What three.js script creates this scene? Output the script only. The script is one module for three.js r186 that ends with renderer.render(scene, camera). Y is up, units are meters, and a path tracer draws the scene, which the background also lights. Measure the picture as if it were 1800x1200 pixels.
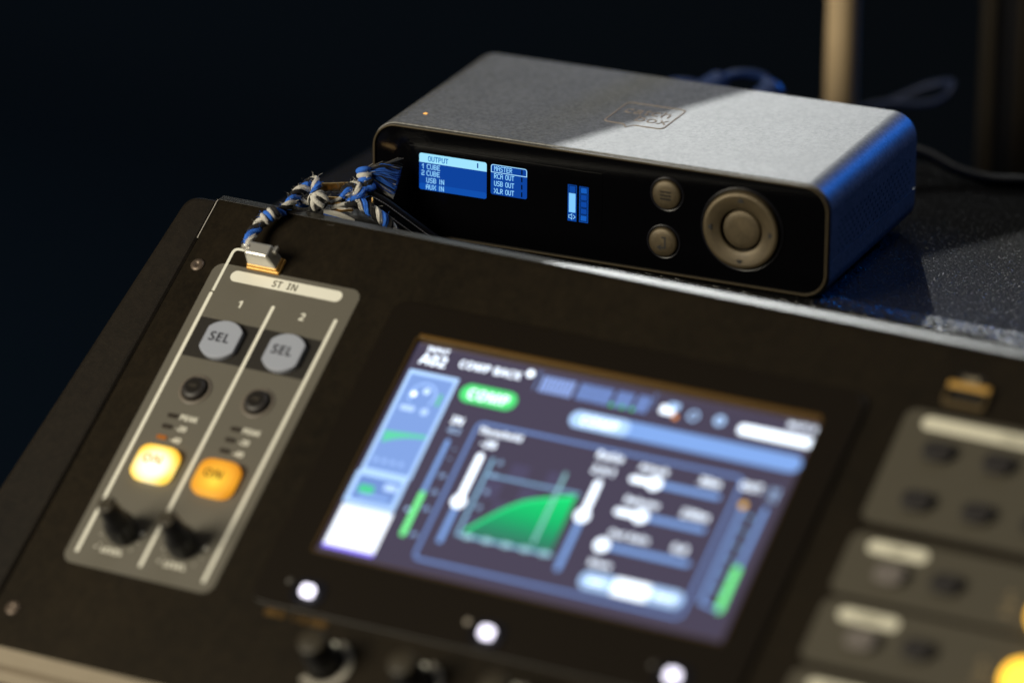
import * as THREE from 'three';
import { RoundedBoxGeometry } from 'three/addons/geometries/RoundedBoxGeometry.js';
import { mergeGeometries } from 'three/addons/utils/BufferGeometryUtils.js';
import { RectAreaLightUniformsLib } from 'three/addons/lights/RectAreaLightUniformsLib.js';
import { FontLoader } from 'three/addons/loaders/FontLoader.js';
import { TextGeometry } from 'three/addons/geometries/TextGeometry.js';

// ---------------------------------------------------------------- camera, exposure, light
const scene = new THREE.Scene();
const renderer = new THREE.WebGLRenderer();
renderer.setSize(1024, 682);
renderer.toneMapping = THREE.LinearToneMapping;
renderer.toneMappingExposure = 1;
renderer.shadowMap.enabled = true;

const camera = new THREE.PerspectiveCamera(7.3802, 1024 / 682, 0.1, 30);
camera.position.set(0.8434, 0.6587, 1.4855);
camera.up.set(-0.1783, 0.9331, -0.3122);
camera.lookAt(0.8434 - 0.4454, 0.6587 - 0.3595, 1.4855 - 0.82);
camera.focus = 1.889;
camera.userData.fStop = 2.95;                    // a fast tele lens, wide open

scene.background = new THREE.Color().setRGB(0.0012, 0.0016, 0.0028);
RectAreaLightUniformsLib.init();

function spot(name, color, power, at, target, angle, radius) {
  const l = new THREE.SpotLight(new THREE.Color().setRGB(...color), power, 0, angle, 0, 2);
  l.name = name; l.position.set(...at); l.target.position.set(...target);
  l.castShadow = true; l.shadow.radius = radius;
  scene.add(l, l.target);
}
function area(name, color, power, at, target, w, h) {
  const l = new THREE.RectAreaLight(new THREE.Color().setRGB(...color), power, w, h);
  l.name = name; l.position.set(...at); l.lookAt(...target); scene.add(l);
}
// cool white stage spot low behind the device; the rim of its cone crosses the device's lid
{
  const d = new THREE.Vector3(0.426, -0.399, 0.812).normalize(), dist = 3.0, half = 0.5;
  const p0 = new THREE.Vector3(0.0239, 0.0487, -0.1267), edge = new THREE.Vector3(0.0318, 0, -0.0891).normalize();
  const at = p0.clone().addScaledVector(d, -dist);
  const side = new THREE.Vector3().crossVectors(d, edge).normalize();          // normal of the beam's edge plane
  if (side.x < 0) side.negate();
  const aim = at.clone().addScaledVector(d, dist).addScaledVector(side, dist * Math.tan(half));
  spot('key_spot', [0.97, 1.0, 0.98], 9, at.toArray(), aim.toArray(), half, 0.1);
}
// unseen soft white panel, added to make the long glint on the console's rim
area('added_rim_lamp', [0.95, 1.0, 0.98], 8.5, [-0.945, 1.116, -2.05], [0.09, 0.02, -0.034], 0.38, 0.26);
// blue stage wash, low behind on the right
spot('blue_spot', [0.0, 0.2, 1.0], 11.5, [0.34, 0.66, -3.04], [0.16, 0.0, -0.12], 0.097, 7);
// warm work light in front on the left, low over the console
area('warm_light', [1.0, 0.92, 0.73], 20, [-0.62, 0.5, 1.12], [0.04, 0, -0.03], 0.6, 0.6);
// faint neutral light from overhead
area('house_light', [1.0, 0.98, 0.95], 2.2, [0.35, 1.9, -0.5], [0.02, 0, -0.1], 0.8, 0.8);
// faint blue on the hall's far wall
area('wall_wash', [0.2, 0.55, 1.0], 4.4, [-2.9, 0.1, -2.2], [-2.5, -1.2, -3.3], 0.8, 0.8);

// ---------------------------------------------------------------- helpers
let seed = 12345;
const rnd = () => { seed = (seed * 1664525 + 1013904223) >>> 0; return seed / 4294967296; };
const V = (x, y, z) => new THREE.Vector3(x, y, z);
const mmV = (p) => V(p[0] / 1000, p[1] / 1000, p[2] / 1000);
const used = {};
const numbered = (n) => { used[n] = (used[n] ?? -1) + 1; return used[n] ? n + '_' + String(used[n]).padStart(3, '0') : n; };
function thing(name, label, category, pos = [0, 0, 0], group) {
  const o = new THREE.Group(); o.name = numbered(name); o.position.set(...pos);
  o.userData = { label, category }; if (group) o.userData.group = group;
  scene.add(o); return o;
}
function part(name, geo, mat, parent, label) {
  const m = new THREE.Mesh(geo, mat); m.name = name; m.castShadow = m.receiveShadow = true;
  if (label) m.userData.label = label;
  parent.add(m); return m;
}
const col = (r, g, b) => new THREE.Color().setRGB(r, g, b);
const std = (c, roughness = 0.5, metalness = 0, extra = {}) => new THREE.MeshStandardMaterial({ color: col(...c), roughness, metalness, ...extra });
const glow = (c, power, base = [0.05, 0.05, 0.05]) => new THREE.MeshStandardMaterial({ color: col(...base), roughness: 0.4, emissive: col(...c), emissiveIntensity: power });

function noiseTexture(n, octaves, tile, contrast = 1) {
  const acc = new Float32Array(n * n);
  for (const [cell, amp] of octaves) {
    const g = Math.max(1, Math.round(n / cell)), grid = Float32Array.from({ length: g * g }, rnd);
    for (let y = 0; y < n; y++) for (let x = 0; x < n; x++) {
      const fx = x / n * g, fy = y / n * g, ix = Math.floor(fx), iy = Math.floor(fy);
      let tx = fx - ix, ty = fy - iy; tx = tx * tx * (3 - 2 * tx); ty = ty * ty * (3 - 2 * ty);
      const at = (a, b) => grid[((b % g) * g) + (a % g)];
      acc[y * n + x] += amp * ((at(ix, iy) * (1 - tx) + at(ix + 1, iy) * tx) * (1 - ty) + (at(ix, iy + 1) * (1 - tx) + at(ix + 1, iy + 1) * tx) * ty);
    }
  }
  let lo = 1e9, hi = -1e9; for (const v of acc) { lo = Math.min(lo, v); hi = Math.max(hi, v); }
  const d = new Uint8Array(n * n * 4);
  for (let i = 0; i < n * n; i++) {
    const v = 255 * Math.min(1, Math.max(0, 0.5 + ((acc[i] - lo) / (hi - lo) - 0.5) * contrast));
    d[4 * i] = d[4 * i + 1] = d[4 * i + 2] = v; d[4 * i + 3] = 255;
  }
  const t = new THREE.DataTexture(d, n, n); t.wrapS = t.wrapT = THREE.RepeatWrapping;
  t.magFilter = THREE.LinearFilter; t.repeat.set(1 / tile, 1 / tile); t.needsUpdate = true; return t;
}
function canvasTexture(w, h, draw) {
  const c = document.createElement('canvas'); c.width = w; c.height = h;
  draw(c.getContext('2d'), w, h);
  const t = new THREE.CanvasTexture(c); t.colorSpace = THREE.SRGBColorSpace; return t;
}
function roundRect(x0, y0, x1, y1, r, S = THREE.Shape) {
  const s = new S();
  s.moveTo(x0 + r, y0); s.lineTo(x1 - r, y0); s.absarc(x1 - r, y0 + r, r, -Math.PI / 2, 0);
  s.lineTo(x1, y1 - r); s.absarc(x1 - r, y1 - r, r, 0, Math.PI / 2);
  s.lineTo(x0 + r, y1); s.absarc(x0 + r, y1 - r, r, Math.PI / 2, Math.PI);
  s.lineTo(x0, y0 + r); s.absarc(x0 + r, y0 + r, r, Math.PI, Math.PI * 1.5);
  return s;
}
function superellipse(a, b, n, steps = 48) {
  const s = new THREE.Shape();
  for (let i = 0; i < steps; i++) {
    const t = i / steps * 2 * Math.PI, c = Math.cos(t), q = Math.sin(t);
    const x = a * Math.sign(c) * Math.abs(c) ** (2 / n), y = b * Math.sign(q) * Math.abs(q) ** (2 / n);
    i ? s.lineTo(x, y) : s.moveTo(x, y);
  }
  s.closePath(); return s;
}
function extrude(shape, depth, bevel = 0, segs = 12) {
  return new THREE.ExtrudeGeometry(shape, { depth: depth - 2 * bevel, bevelEnabled: bevel > 0, bevelThickness: bevel, bevelSize: bevel, bevelOffset: -bevel, bevelSegments: 3, curveSegments: segs }).translate(0, 0, bevel);
}
const lathe = (pts, segs = 40) => new THREE.LatheGeometry(pts.map(([r, h]) => new THREE.Vector2(r, h)), segs).rotateX(Math.PI / 2);   // axis along +z
const curve = (pts, closed = false) => new THREE.CatmullRomCurve3(pts, closed);
const tube = (pts, r, segs = 60, rs = 10, closed = false) => new THREE.TubeGeometry(curve(pts, closed), segs, r, rs, closed);
function flatPlane(w, h) { return new THREE.PlaneGeometry(w, h); }
function unitUV(geo, x0, y0, x1, y1) {       // cap uv of an extrusion in metres -> 0..1 over a rectangle
  const p = geo.attributes.position, uv = geo.attributes.uv;
  for (let i = 0; i < p.count; i++) uv.setXY(i, (p.getX(i) - x0) / (x1 - x0), (p.getY(i) - y0) / (y1 - y0));
  return geo;
}
const font = await new FontLoader().loadAsync('fonts/droid/droid_sans_regular.typeface.json');
const words = (text, size, depth = 0.0001) => new TextGeometry(text, { font, size, depth, curveSegments: 4, bevelEnabled: false });

// ---------------------------------------------------------------- materials
const grain = noiseTexture(512, [[4, 1], [8, 0.9], [20, 0.5]], 0.075);
const fine = noiseTexture(256, [[2, 1], [4, 0.6]], 0.028);
const paintVar = noiseTexture(256, [[40, 1], [14, 0.6], [4, 0.35]], 0.12, 0.5);
const roughVar = noiseTexture(256, [[60, 1], [20, 0.5], [3, 0.5]], 0.15, 0.35);
const phys = (c, roughness, extra) => new THREE.MeshPhysicalMaterial({ color: col(...c), roughness, specularIntensity: 0.5, ...extra });
function mottle(t, mean, amp) {               // grain as a colour map around a mean
  const src = t.image.data, d = new Uint8Array(src.length);
  for (let i = 0; i < src.length; i += 4) { const v = 255 * Math.min(1, Math.max(0, mean + amp * (src[i] / 255 - 0.5) * 2)); d[i] = d[i + 1] = d[i + 2] = v; d[i + 3] = 255; }
  const o = new THREE.DataTexture(d, t.image.width, t.image.height); o.wrapS = o.wrapT = THREE.RepeatWrapping; o.magFilter = THREE.LinearFilter; o.repeat.copy(t.repeat); o.needsUpdate = true; return o;
}
const smudge = mottle(noiseTexture(128, [[4, 0.5], [14, 0.7], [40, 1]], 1), 0.78, 0.3);
const pebbles = noiseTexture(256, [[6, 1], [10, 0.8]], 0.04); pebbles.repeat.set(21, 0.45);
const powder = mottle(noiseTexture(512, [[3, 1], [6, 0.7], [24, 0.2], [90, 0.25]], 0.11), 0.78, 0.38);
const dusty = (() => {
  const t = mottle(noiseTexture(1024, [[3, 1], [8, 0.8], [50, 0.7], [200, 0.9]], 0.3), 0.42, 0.22), d = t.image.data, n = 1024;
  for (let i = 0; i < 260; i++) { const x = Math.floor(rnd() * n), y = Math.floor(rnd() * n), k = 0.5 + 0.5 * rnd(), w = rnd() < 0.2 ? 3 : 2; for (let a = 0; a < w; a++) for (let b = 0; b < w; b++) { const q = 4 * (((y + b) % n) * n + (x + a) % n); d[q] = d[q + 1] = d[q + 2] = 255 * k; } }
  for (let i = 0; i < 50; i++) { let x = rnd() * n, y = rnd() * n; const a = rnd() * 6.3, L = 10 + 60 * rnd(); for (let j = 0; j < L; j++) { const q = 4 * ((Math.floor(y + n) % n) * n + Math.floor(x + n) % n); d[q] = d[q + 1] = d[q + 2] = Math.max(d[q], 150); x = (x + Math.cos(a) + n) % n; y = (y + Math.sin(a) + n) % n; } }
  t.needsUpdate = true; return t;
})();
const M = {
  paint: phys([0.028, 0.0198, 0.0104], 0.42, { map: dusty, bumpMap: fine, bumpScale: 0.00003 }),
  cheek: phys([0.024, 0.0175, 0.0115], 0.55, { map: dusty, bumpMap: fine, bumpScale: 0.00004 }),
  shelf: phys([0.0105, 0.0098, 0.0095], 0.8, { specularIntensity: 0.26, bumpMap: grain, bumpScale: 0.0006 }),
  shelfEdge: phys([0.014, 0.0135, 0.0135], 0.3, { specularIntensity: 1, bumpMap: pebbles, bumpScale: 0.0009 }),
  grit: phys([0.016, 0.015, 0.0145], 0.22, { specularIntensity: 0.9 }),
  bezel: std([0.0085, 0.0058, 0.0034], 0.33),
  amberReflection: std([0.12, 0.07, 0.02], 0.4, 0.6),  // amber reflection at the screen opening, put into the colour
  keyDark: std([0.02, 0.017, 0.017], 0.5),
  keyGrey: std([0.16, 0.14, 0.13], 0.5),
  print: std([0.78, 0.77, 0.68], 0.6),
  dull: std([0.2, 0.18, 0.14], 0.6),
  knob: std([0.008, 0.008, 0.010], 0.42),
  knobTop: std([0.024, 0.018, 0.009], 0.5),
  screw: std([0.12, 0.09, 0.07], 0.45, 0.5),
  brass: std([0.85, 0.52, 0.18], 0.28, 1),
  port: std([0.62, 0.34, 0.08], 0.35, 0.45),  // warm light reflected by the metal, put into this gold colour
  steel: std([0.72, 0.70, 0.66], 0.32, 0.7),
  lid: std([0.22, 0.22, 0.22], 0.52, 0.25, { bumpMap: fine, bumpScale: 0.00005, map: powder }),
  glass: new THREE.MeshPhysicalMaterial({ color: col(0.0015, 0.0015, 0.002), roughness: 0.1, specularIntensity: 0.45 }),
  bronze: std([0.118, 0.09, 0.052], 0.42, 0.45, { bumpMap: fine, bumpScale: 0.00002, map: smudge }),
  frame: std([0.05, 0.036, 0.017], 0.5, 0.3),
  black: std([0.006, 0.006, 0.007], 0.6),
  rubber: std([0.008, 0.008, 0.008], 0.8),
  logo: phys([0.42, 0.35, 0.28], 0.85, { specularIntensity: 0.2 }),
};

// ---------------------------------------------------------------- hall behind (wall, floor)
{
  const wall = part('wall', new THREE.BoxGeometry(12, 5, 0.1), std([0.008, 0.009, 0.010], 0.95), scene);
  wall.position.set(-1, 1.1, -3.75); wall.userData.kind = 'structure';
  const floor = part('floor', new THREE.BoxGeometry(12, 0.05, 8), std([0.004, 0.004, 0.0045], 0.9), scene);
  floor.position.set(-1, -1.43, 0.2); floor.userData.kind = 'structure';
}

// ---------------------------------------------------------------- mixing console
const PHI = 0.63103, CP = Math.cos(PHI), SP = Math.sin(PHI), TILT = -(Math.PI / 2 - PHI);
const BASE = V(0, -0.12, 0);
const console_ = thing('mixing_console', 'black sloped digital mixing console with glowing touchscreen and amber ON keys', 'mixing console', BASE.toArray());
// a point on the sloped control surface: u to the right, v up the slope, h out of it (mm)
const onPanel = (u, v, h = 0) => V(u / 1000, (v * SP + h * CP) / 1000, (-v * CP + h * SP) / 1000);
function pnl(name, geo, mat, u, v, h = 0, label) {
  const m = part(name, geo, mat, console_, label);
  m.position.copy(onPanel(u, v, h)).sub(BASE); m.rotation.x = TILT; return m;
}
{
  // cross-section: front, sloped panel, rounded rim, drop to the shelf
  const p = [0.0420 * CP, 0.0420 * SP], np = [-SP, CP];
  const s = new THREE.Shape();
  s.moveTo(-0.19 * CP, -0.13); s.lineTo(-0.19 * CP, -0.19 * SP);
    // the crest: slope, small round, a narrow almost level land, small round, drop
  const eb = [p[0], p[1]], land = 0.0046, tl = 0.05, r1 = 0.0012;
  const ef = [eb[0] - land * Math.cos(tl), eb[1] - land * Math.sin(tl)];
  const arc = (cx, cy, rr, a, b, n) => { for (let i = 0; i <= n; i++) { const t = a + (b - a) * i / n; s.lineTo(cx + rr * Math.cos(t), cy + rr * Math.sin(t)); } };
  const nl = [-Math.sin(tl), Math.cos(tl)];
  const off = (np[0] * ef[0] + np[1] * ef[1]);                 // height of the land's front edge over the panel plane (negative: inside)
  const fx = ef[0] + off / Math.sin(PHI - tl) * Math.cos(tl), fy = ef[1] + off / Math.sin(PHI - tl) * Math.sin(tl);
  s.lineTo(fx - 0.0009 * CP, fy - 0.0009 * SP); s.quadraticCurveTo(fx, fy, fx + 0.0009 * Math.cos(tl), fy + 0.0009 * Math.sin(tl));
  arc(eb[0] - r1 * 0.3 - r1 * nl[0], eb[1] - r1 * nl[1], r1, Math.PI / 2 + tl, 0, 6);
  const back = p[0] + 0.0012 * 0.7 + 0.0001; s.lineTo(back, 0.0); s.lineTo(back, -0.13); s.closePath();
  const g = new THREE.ExtrudeGeometry(s, { depth: 0.56, bevelEnabled: false }).rotateY(Math.PI / 2).translate(-0.1012, 0, 0);
  const q = g.attributes.position;
  for (let i = 0; i < q.count; i++) if (q.getX(i) < -0.09) q.setX(i, q.getX(i) + (-q.getZ(i) / CP - 0.042) * 0.0245);
  g.translate(-BASE.x, -BASE.y, -BASE.z);
  const { groups, ...rest } = g; const ng = g.toNonIndexed ? g : g;
  const body = part('control_panel', ng, M.paint, console_);
  body.userData.rim = undefined; delete body.userData.rim;
  const zr = -back;
  // rear body and the textured shelf the device stands on
  const rear = part('rear_body', new THREE.BoxGeometry(0.57, 0.126, 0.25 + zr - 0.001), M.paint, console_);
  rear.position.copy(V(0.173, -0.0655, (zr - 0.25) / 2)).sub(BASE);
  const sh = new THREE.Shape(); sh.moveTo(-0.112, -0.25); sh.lineTo(0.458, -0.25); sh.lineTo(0.458, zr - 0.0005); sh.lineTo(-0.112, zr - 0.0005); sh.closePath();
  const shelf = part('shelf', extrude(new THREE.Shape([[-0.112, 0.251], [0.458, 0.251], [0.458, -zr + 0.0005], [-0.112, -zr + 0.0005]].map(([x, y]) => new THREE.Vector2(x, y))), 0.0061, 0.0012).rotateX(-Math.PI / 2), M.shelf, console_);
  shelf.position.copy(V(0, -0.002, 0)).sub(BASE);
  const rim = part('added_rim_strip', new RoundedBoxGeometry(0.56, 0.0004, 0.0040, 2, 0.00018), phys([0.012, 0.010, 0.008], 0.3, { specularIntensity: 0.42, bumpMap: fine, bumpScale: 0.000012 }), console_, 'glossy strip added along the rim to carry the lamp glint');  // glossy strip added on the rim to bring out the lamp's glint
  rim.rotation.x = -tl * -1; rim.position.copy(V(0.179, (fy + eb[1]) / 2 + 0.0002, -(fx + eb[0]) / 2)).sub(BASE);
  // pebbled coating of the shelf where it is seen
  const pebble = new THREE.IcosahedronGeometry(1, 1), coat = new THREE.InstancedMesh(pebble, M.grit, 15000), mt = new THREE.Matrix4();
  for (let i = 0; i < 15000; i++) {
    const edge = i < 300, x = edge ? 0.10 + 0.16 * rnd() : 0.03 + 0.29 * rnd(), z = edge ? -0.0895 - 0.010 * rnd() : -0.249 + 0.158 * rnd(), k = edge ? 0.00045 + 0.0004 * rnd() : 0.00018 + 0.0002 * rnd();
    mt.makeRotationY(rnd() * 6).scale(V(k, k * 0.5, k * (0.8 + 0.5 * rnd()))); mt.setPosition(x, (edge ? 0.0054 : 0.0041) - BASE.y, z); coat.setMatrixAt(i, mt);
  }
  coat.name = 'shelf_grain'; coat.userData.kind = 'stuff'; coat.castShadow = coat.receiveShadow = true; console_.add(coat);
  const lip = part('added_glint_strip', new RoundedBoxGeometry(0.56, 0.004, 0.0115, 4, 0.0012), M.shelfEdge, console_);  // strip added on the shelf, tipped forward to catch the lamp's glints
  lip.rotation.x = 0.04;
  lip.position.copy(V(0.176, 0.0034, -0.094)).sub(BASE);
  // left end cheek, a plate of its own behind a dark seam
  const ck = new THREE.Shape();
  ck.moveTo(-0.1019, 0.0418); ck.lineTo(-0.109, 0.0416); ck.quadraticCurveTo(-0.1146, 0.0412, -0.1152, 0.036);
  ck.lineTo(-0.137, -0.19); ck.lineTo(-0.1082, -0.19); ck.closePath();
  pnl('end_cheek', extrude(ck, 0.03, 0.0022), M.cheek, 0, 0, -30.2);
  const scuff = pnl('worn_seam', tube([onP(-101.6, 42.4, -1.6), onP(-101.7, 41.2, 0.0), onP(-101.8, 37, 0.1), onP(-101.95, 31, 0.05), onP(-102.1, 24, -0.1)], 0.00022, 24, 6), std([0.45, 0.42, 0.38], 0.6), 0, 0, 0, 'pale worn edge along the top of the cheek seam');
  scuff.userData.label = 'pale worn edge along the top of the cheek seam';
}
function onP(u, v, h = 0) { return V(u / 1000, v / 1000, h / 1000); }

// screws
for (const [u, v] of [[-96.5, 12.9], [-98.2, -135.1]]) {
  const sc = pnl('screw', lathe([[0, 0], [0.0026, 0], [0.0026, 0.0004], [0.0018, 0.0009], [0.0009, 0.0009], [0.0007, 0.0004], [0, 0.0004]].map(([r, h]) => [r, h]), 24), M.screw, u, v, 0.0);
}

// --- ST IN strip: a printed plate with keys, lamps and knobs
const plateTint = '#665e52';
const stripPrint = canvasTexture(720, 1548, (g, w, h) => {
  const X = (u) => (u + 90) * 12, Y = (v) => (15.7 - v) * 12;
  g.fillStyle = '#5e5a51'; g.fillRect(0, 0, w, h);
  for (let i = 0; i < 2600; i++) { g.fillStyle = `rgba(${rnd() < 0.5 ? '20,16,12' : '190,180,160'},${0.03 + 0.05 * rnd()})`; g.fillRect(rnd() * w, rnd() * h, 1 + 4 * rnd(), 1 + 4 * rnd()); }
  g.fillStyle = '#1d1914'; g.fillRect(X(-85), Y(-7.3), 50 * 12, 16.8 * 12);
  g.strokeStyle = g.fillStyle = '#e6e4d8'; g.lineCap = 'round';
  g.lineWidth = 1.35 * 12;
  const line = (u0, v0, u1, v1) => { g.beginPath(); g.moveTo(X(u0), Y(v0)); g.lineTo(X(u1), Y(v1)); g.stroke(); };
  line(-85.9, 2.6, -85.9, -108); line(-60, 2, -60, -108.2); line(-34.4, 1.8, -34.4, -108.6);
  g.lineWidth = 4.7 * 12; line(-79.6, 11.5, -38.8, 11.5);
  g.lineWidth = 12; g.textAlign = 'center'; g.textBaseline = 'middle';
  g.fillStyle = '#5a5648'; g.font = 'bold 46px sans-serif'; g.fillText('ST  IN', X(-59.6), Y(11.5));
  g.fillStyle = '#e6e4d8'; g.font = 'bold 52px sans-serif'; g.fillText('1', X(-72.7), Y(0.5)); g.fillText('2', X(-47.4), Y(0.5));
  for (const u of [-70.3, -44.8]) {
    g.font = 'bold 35px sans-serif'; g.fillText('PEAK', X(u + 0.4), Y(-48.6)); g.fillText('-20', X(u - 0.4), Y(-53.2)); g.fillText('-40', X(u - 0.4), Y(-58));
    g.font = 'bold 38px sans-serif'; g.fillText('LEVEL', X(u - 2.9), Y(-105.4));
    g.beginPath(); g.arc(X(u + 5.0), Y(-96.2), 11, 0, 7); g.fill();
    g.beginPath(); g.arc(X(u - 9.5), Y(-105), 5, 0, 7); g.fill();
    g.lineWidth = 3; for (let a = 0; a < 9; a++) { const t = Math.PI * (0.9 + a * 0.15); g.beginPath(); g.arc(X(u - 2.3) + Math.cos(t) * 92, Y(-98.8) - Math.sin(t + Math.PI) * 92 * -1, 3, 0, 7); g.fill(); }
  }
});
{
  const g = unitUV(extrude(roundRect(-0.0900, -0.1131, -0.0297, 0.0157, 0.0042), 0.00012), -0.09, -0.1133, -0.03, 0.0157);
  const plate = pnl('channel_strip_plate', g, new THREE.MeshStandardMaterial({ map: stripPrint, roughness: 0.62, bumpMap: null }), 0, 0, 0.03, 'grey printed ST IN channel strip');
  // the white line that leaves the strip at its top left corner
  const ln = new THREE.Shape();
  ln.moveTo(-0.0862, 0.0038); ln.lineTo(-0.0862, 0.0205); ln.quadraticCurveTo(-0.0862, 0.0228, -0.0839, 0.0230); ln.lineTo(-0.078, 0.0230); ln.lineTo(-0.078, 0.0220); ln.lineTo(-0.0836, 0.0220);
  ln.quadraticCurveTo(-0.0851, 0.0219, -0.0851, 0.0203); ln.lineTo(-0.0851, 0.0038); ln.closePath();
  pnl('printed_line', extrude(ln, 0.00006), M.print, 0, 0, 0.17);
}
const keyText = (bg, fg, text, size = 74, extra) => canvasTexture(256, 256, (g, w, h) => {
  g.fillStyle = bg; g.fillRect(0, 0, w, h); if (extra) extra(g);
  g.fillStyle = fg; g.font = `bold ${size}px sans-serif`; g.textAlign = 'center'; g.textBaseline = 'middle'; g.fillText(text, w / 2 - 12, h / 2 - 8);
});
{
  const selShape = new THREE.Shape(Array.from({ length: 64 }, (_, i) => { const a = i / 64 * 2 * Math.PI; return new THREE.Vector2(Math.max(-0.0070, Math.min(0.0070, 0.0083 * Math.cos(a))), 0.0078 * Math.sin(a)); }));
  const selGeo = unitUV(extrude(selShape, 0.0022, 0.00035), -0.008, -0.008, 0.008, 0.008);
  const selMat = new THREE.MeshStandardMaterial({ map: keyText('#9ba0ae', '#1e1e26', 'SEL', 84), roughness: 0.45 });
  for (const u of [-72, -46.4]) { const s = pnl('sel_key', selGeo, selMat, u, -15.9, 0.1); }
  const ring = lathe([[0.0049, 0], [0.0062, 0], [0.0062, 0.0003], [0.0054, 0.0006], [0.0049, 0.0003]]);
  const cue = lathe([[0, 0.0026], [0.0030, 0.0025], [0.0041, 0.0021], [0.0046, 0.0013], [0.0046, 0], [0, 0]]);
  const cueText = new THREE.MeshStandardMaterial({ map: keyText('#17130f', '#4c463e', 'CUE', 70), roughness: 0.45 });
  for (const u of [-73, -47.5]) {
    const c = pnl('cue_key', cue, M.keyDark, u, -36.8, 0.14);
    part('key_rim', ring, std([0.13, 0.11, 0.09], 0.5), c);
    const t = part('key_legend', new THREE.CircleGeometry(0.0029, 24), cueText, c); t.position.z = 0.00262;
  }
  const ledGeo = extrude(roundRect(-0.0019, -0.0008, 0.0019, 0.0008, 0.0005), 0.0005);
  const ledOff = std([0.035, 0.028, 0.022], 0.4), ledOn = glow([0.62, 0.2, 0.02], 0.42, [0.1, 0.03, 0.01]);
  for (const u of [-76.3, -50.6]) for (let i = 0; i < 3; i++) pnl('level_lamp', ledGeo, u < -60 && i === 2 ? ledOn : ledOff, u, -48.8 - 4.6 * i, 0.12, u < -60 && i === 2 ? 'dim amber level lamp' : undefined);
  const onGeo = unitUV(extrude(superellipse(0.0080, 0.0072, 4), 0.0032, 0.0007), -0.008, -0.0072, 0.008, 0.0072);
  const hot = (bright) => canvasTexture(256, 256, (g) => {
    const r = g.createRadialGradient(140, 165, 10, 128, 140, 175);
    if (bright) { r.addColorStop(0, '#ffffff'); r.addColorStop(0.5, '#fff0c8'); r.addColorStop(0.78, '#ffcf50'); r.addColorStop(1, '#f09a10'); }
    else { r.addColorStop(0, '#ffe04a'); r.addColorStop(0.3, '#fcc038'); r.addColorStop(0.65, '#f0a42c'); r.addColorStop(1, '#cc7a12'); }
    g.fillStyle = r; g.fillRect(0, 0, 256, 256);
    g.fillStyle = bright ? '#e89a18' : '#3c1a00'; g.font = 'bold 84px sans-serif'; g.textAlign = 'center'; g.textBaseline = 'middle'; g.fillText('ON', 112, 110);
  });
  for (const [u, v, b] of [[-72.5, -69.7, true], [-47.6, -70.1, false]])
    pnl('on_key_lamp', onGeo, new THREE.MeshStandardMaterial({ color: col(0.10, 0.05, 0.008), roughness: 0.4, emissive: col(1, 1, 1), emissiveMap: hot(b), emissiveIntensity: b ? 1.35 : 1.02 }), u, v, 0.1, b ? 'brightly lit amber ON key' : 'softly lit amber ON key');
  const kg = lathe([[0, 0.0185], [0.0026, 0.0184], [0.0034, 0.0178], [0.0040, 0.0115], [0.0044, 0.0095], [0.0050, 0.0080], [0.0053, 0.0008], [0.0050, 0], [0, 0]], 48);
  const cap = lathe([[0, 0.0190], [0.0025, 0.0189], [0.0033, 0.0184], [0.0036, 0.0150], [0.00385, 0.0118], [0.0036, 0.0118]], 48);
  for (const u of [-71.6, -47.2]) {
    const kb = pnl('level_knob', kg, M.knob, u, -97.8, 0.12);
    part('knob_cap', cap, M.knobTop, kb);
    const pt = part('pointer', new RoundedBoxGeometry(0.0007, 0.0028, 0.0006, 2, 0.0002), M.dull, kb); pt.position.set(0, 0.0022, 0.0190);
    for (let i = 0; i < 12; i++) { const a = i / 12 * 2 * Math.PI; const rb = part('grip_rib', new RoundedBoxGeometry(0.0009, 0.0009, 0.0068, 1, 0.0003), M.knob, kb); rb.position.set(Math.cos(a) * 0.0050, Math.sin(a) * 0.0050, 0.0042); }
  }
}

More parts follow.
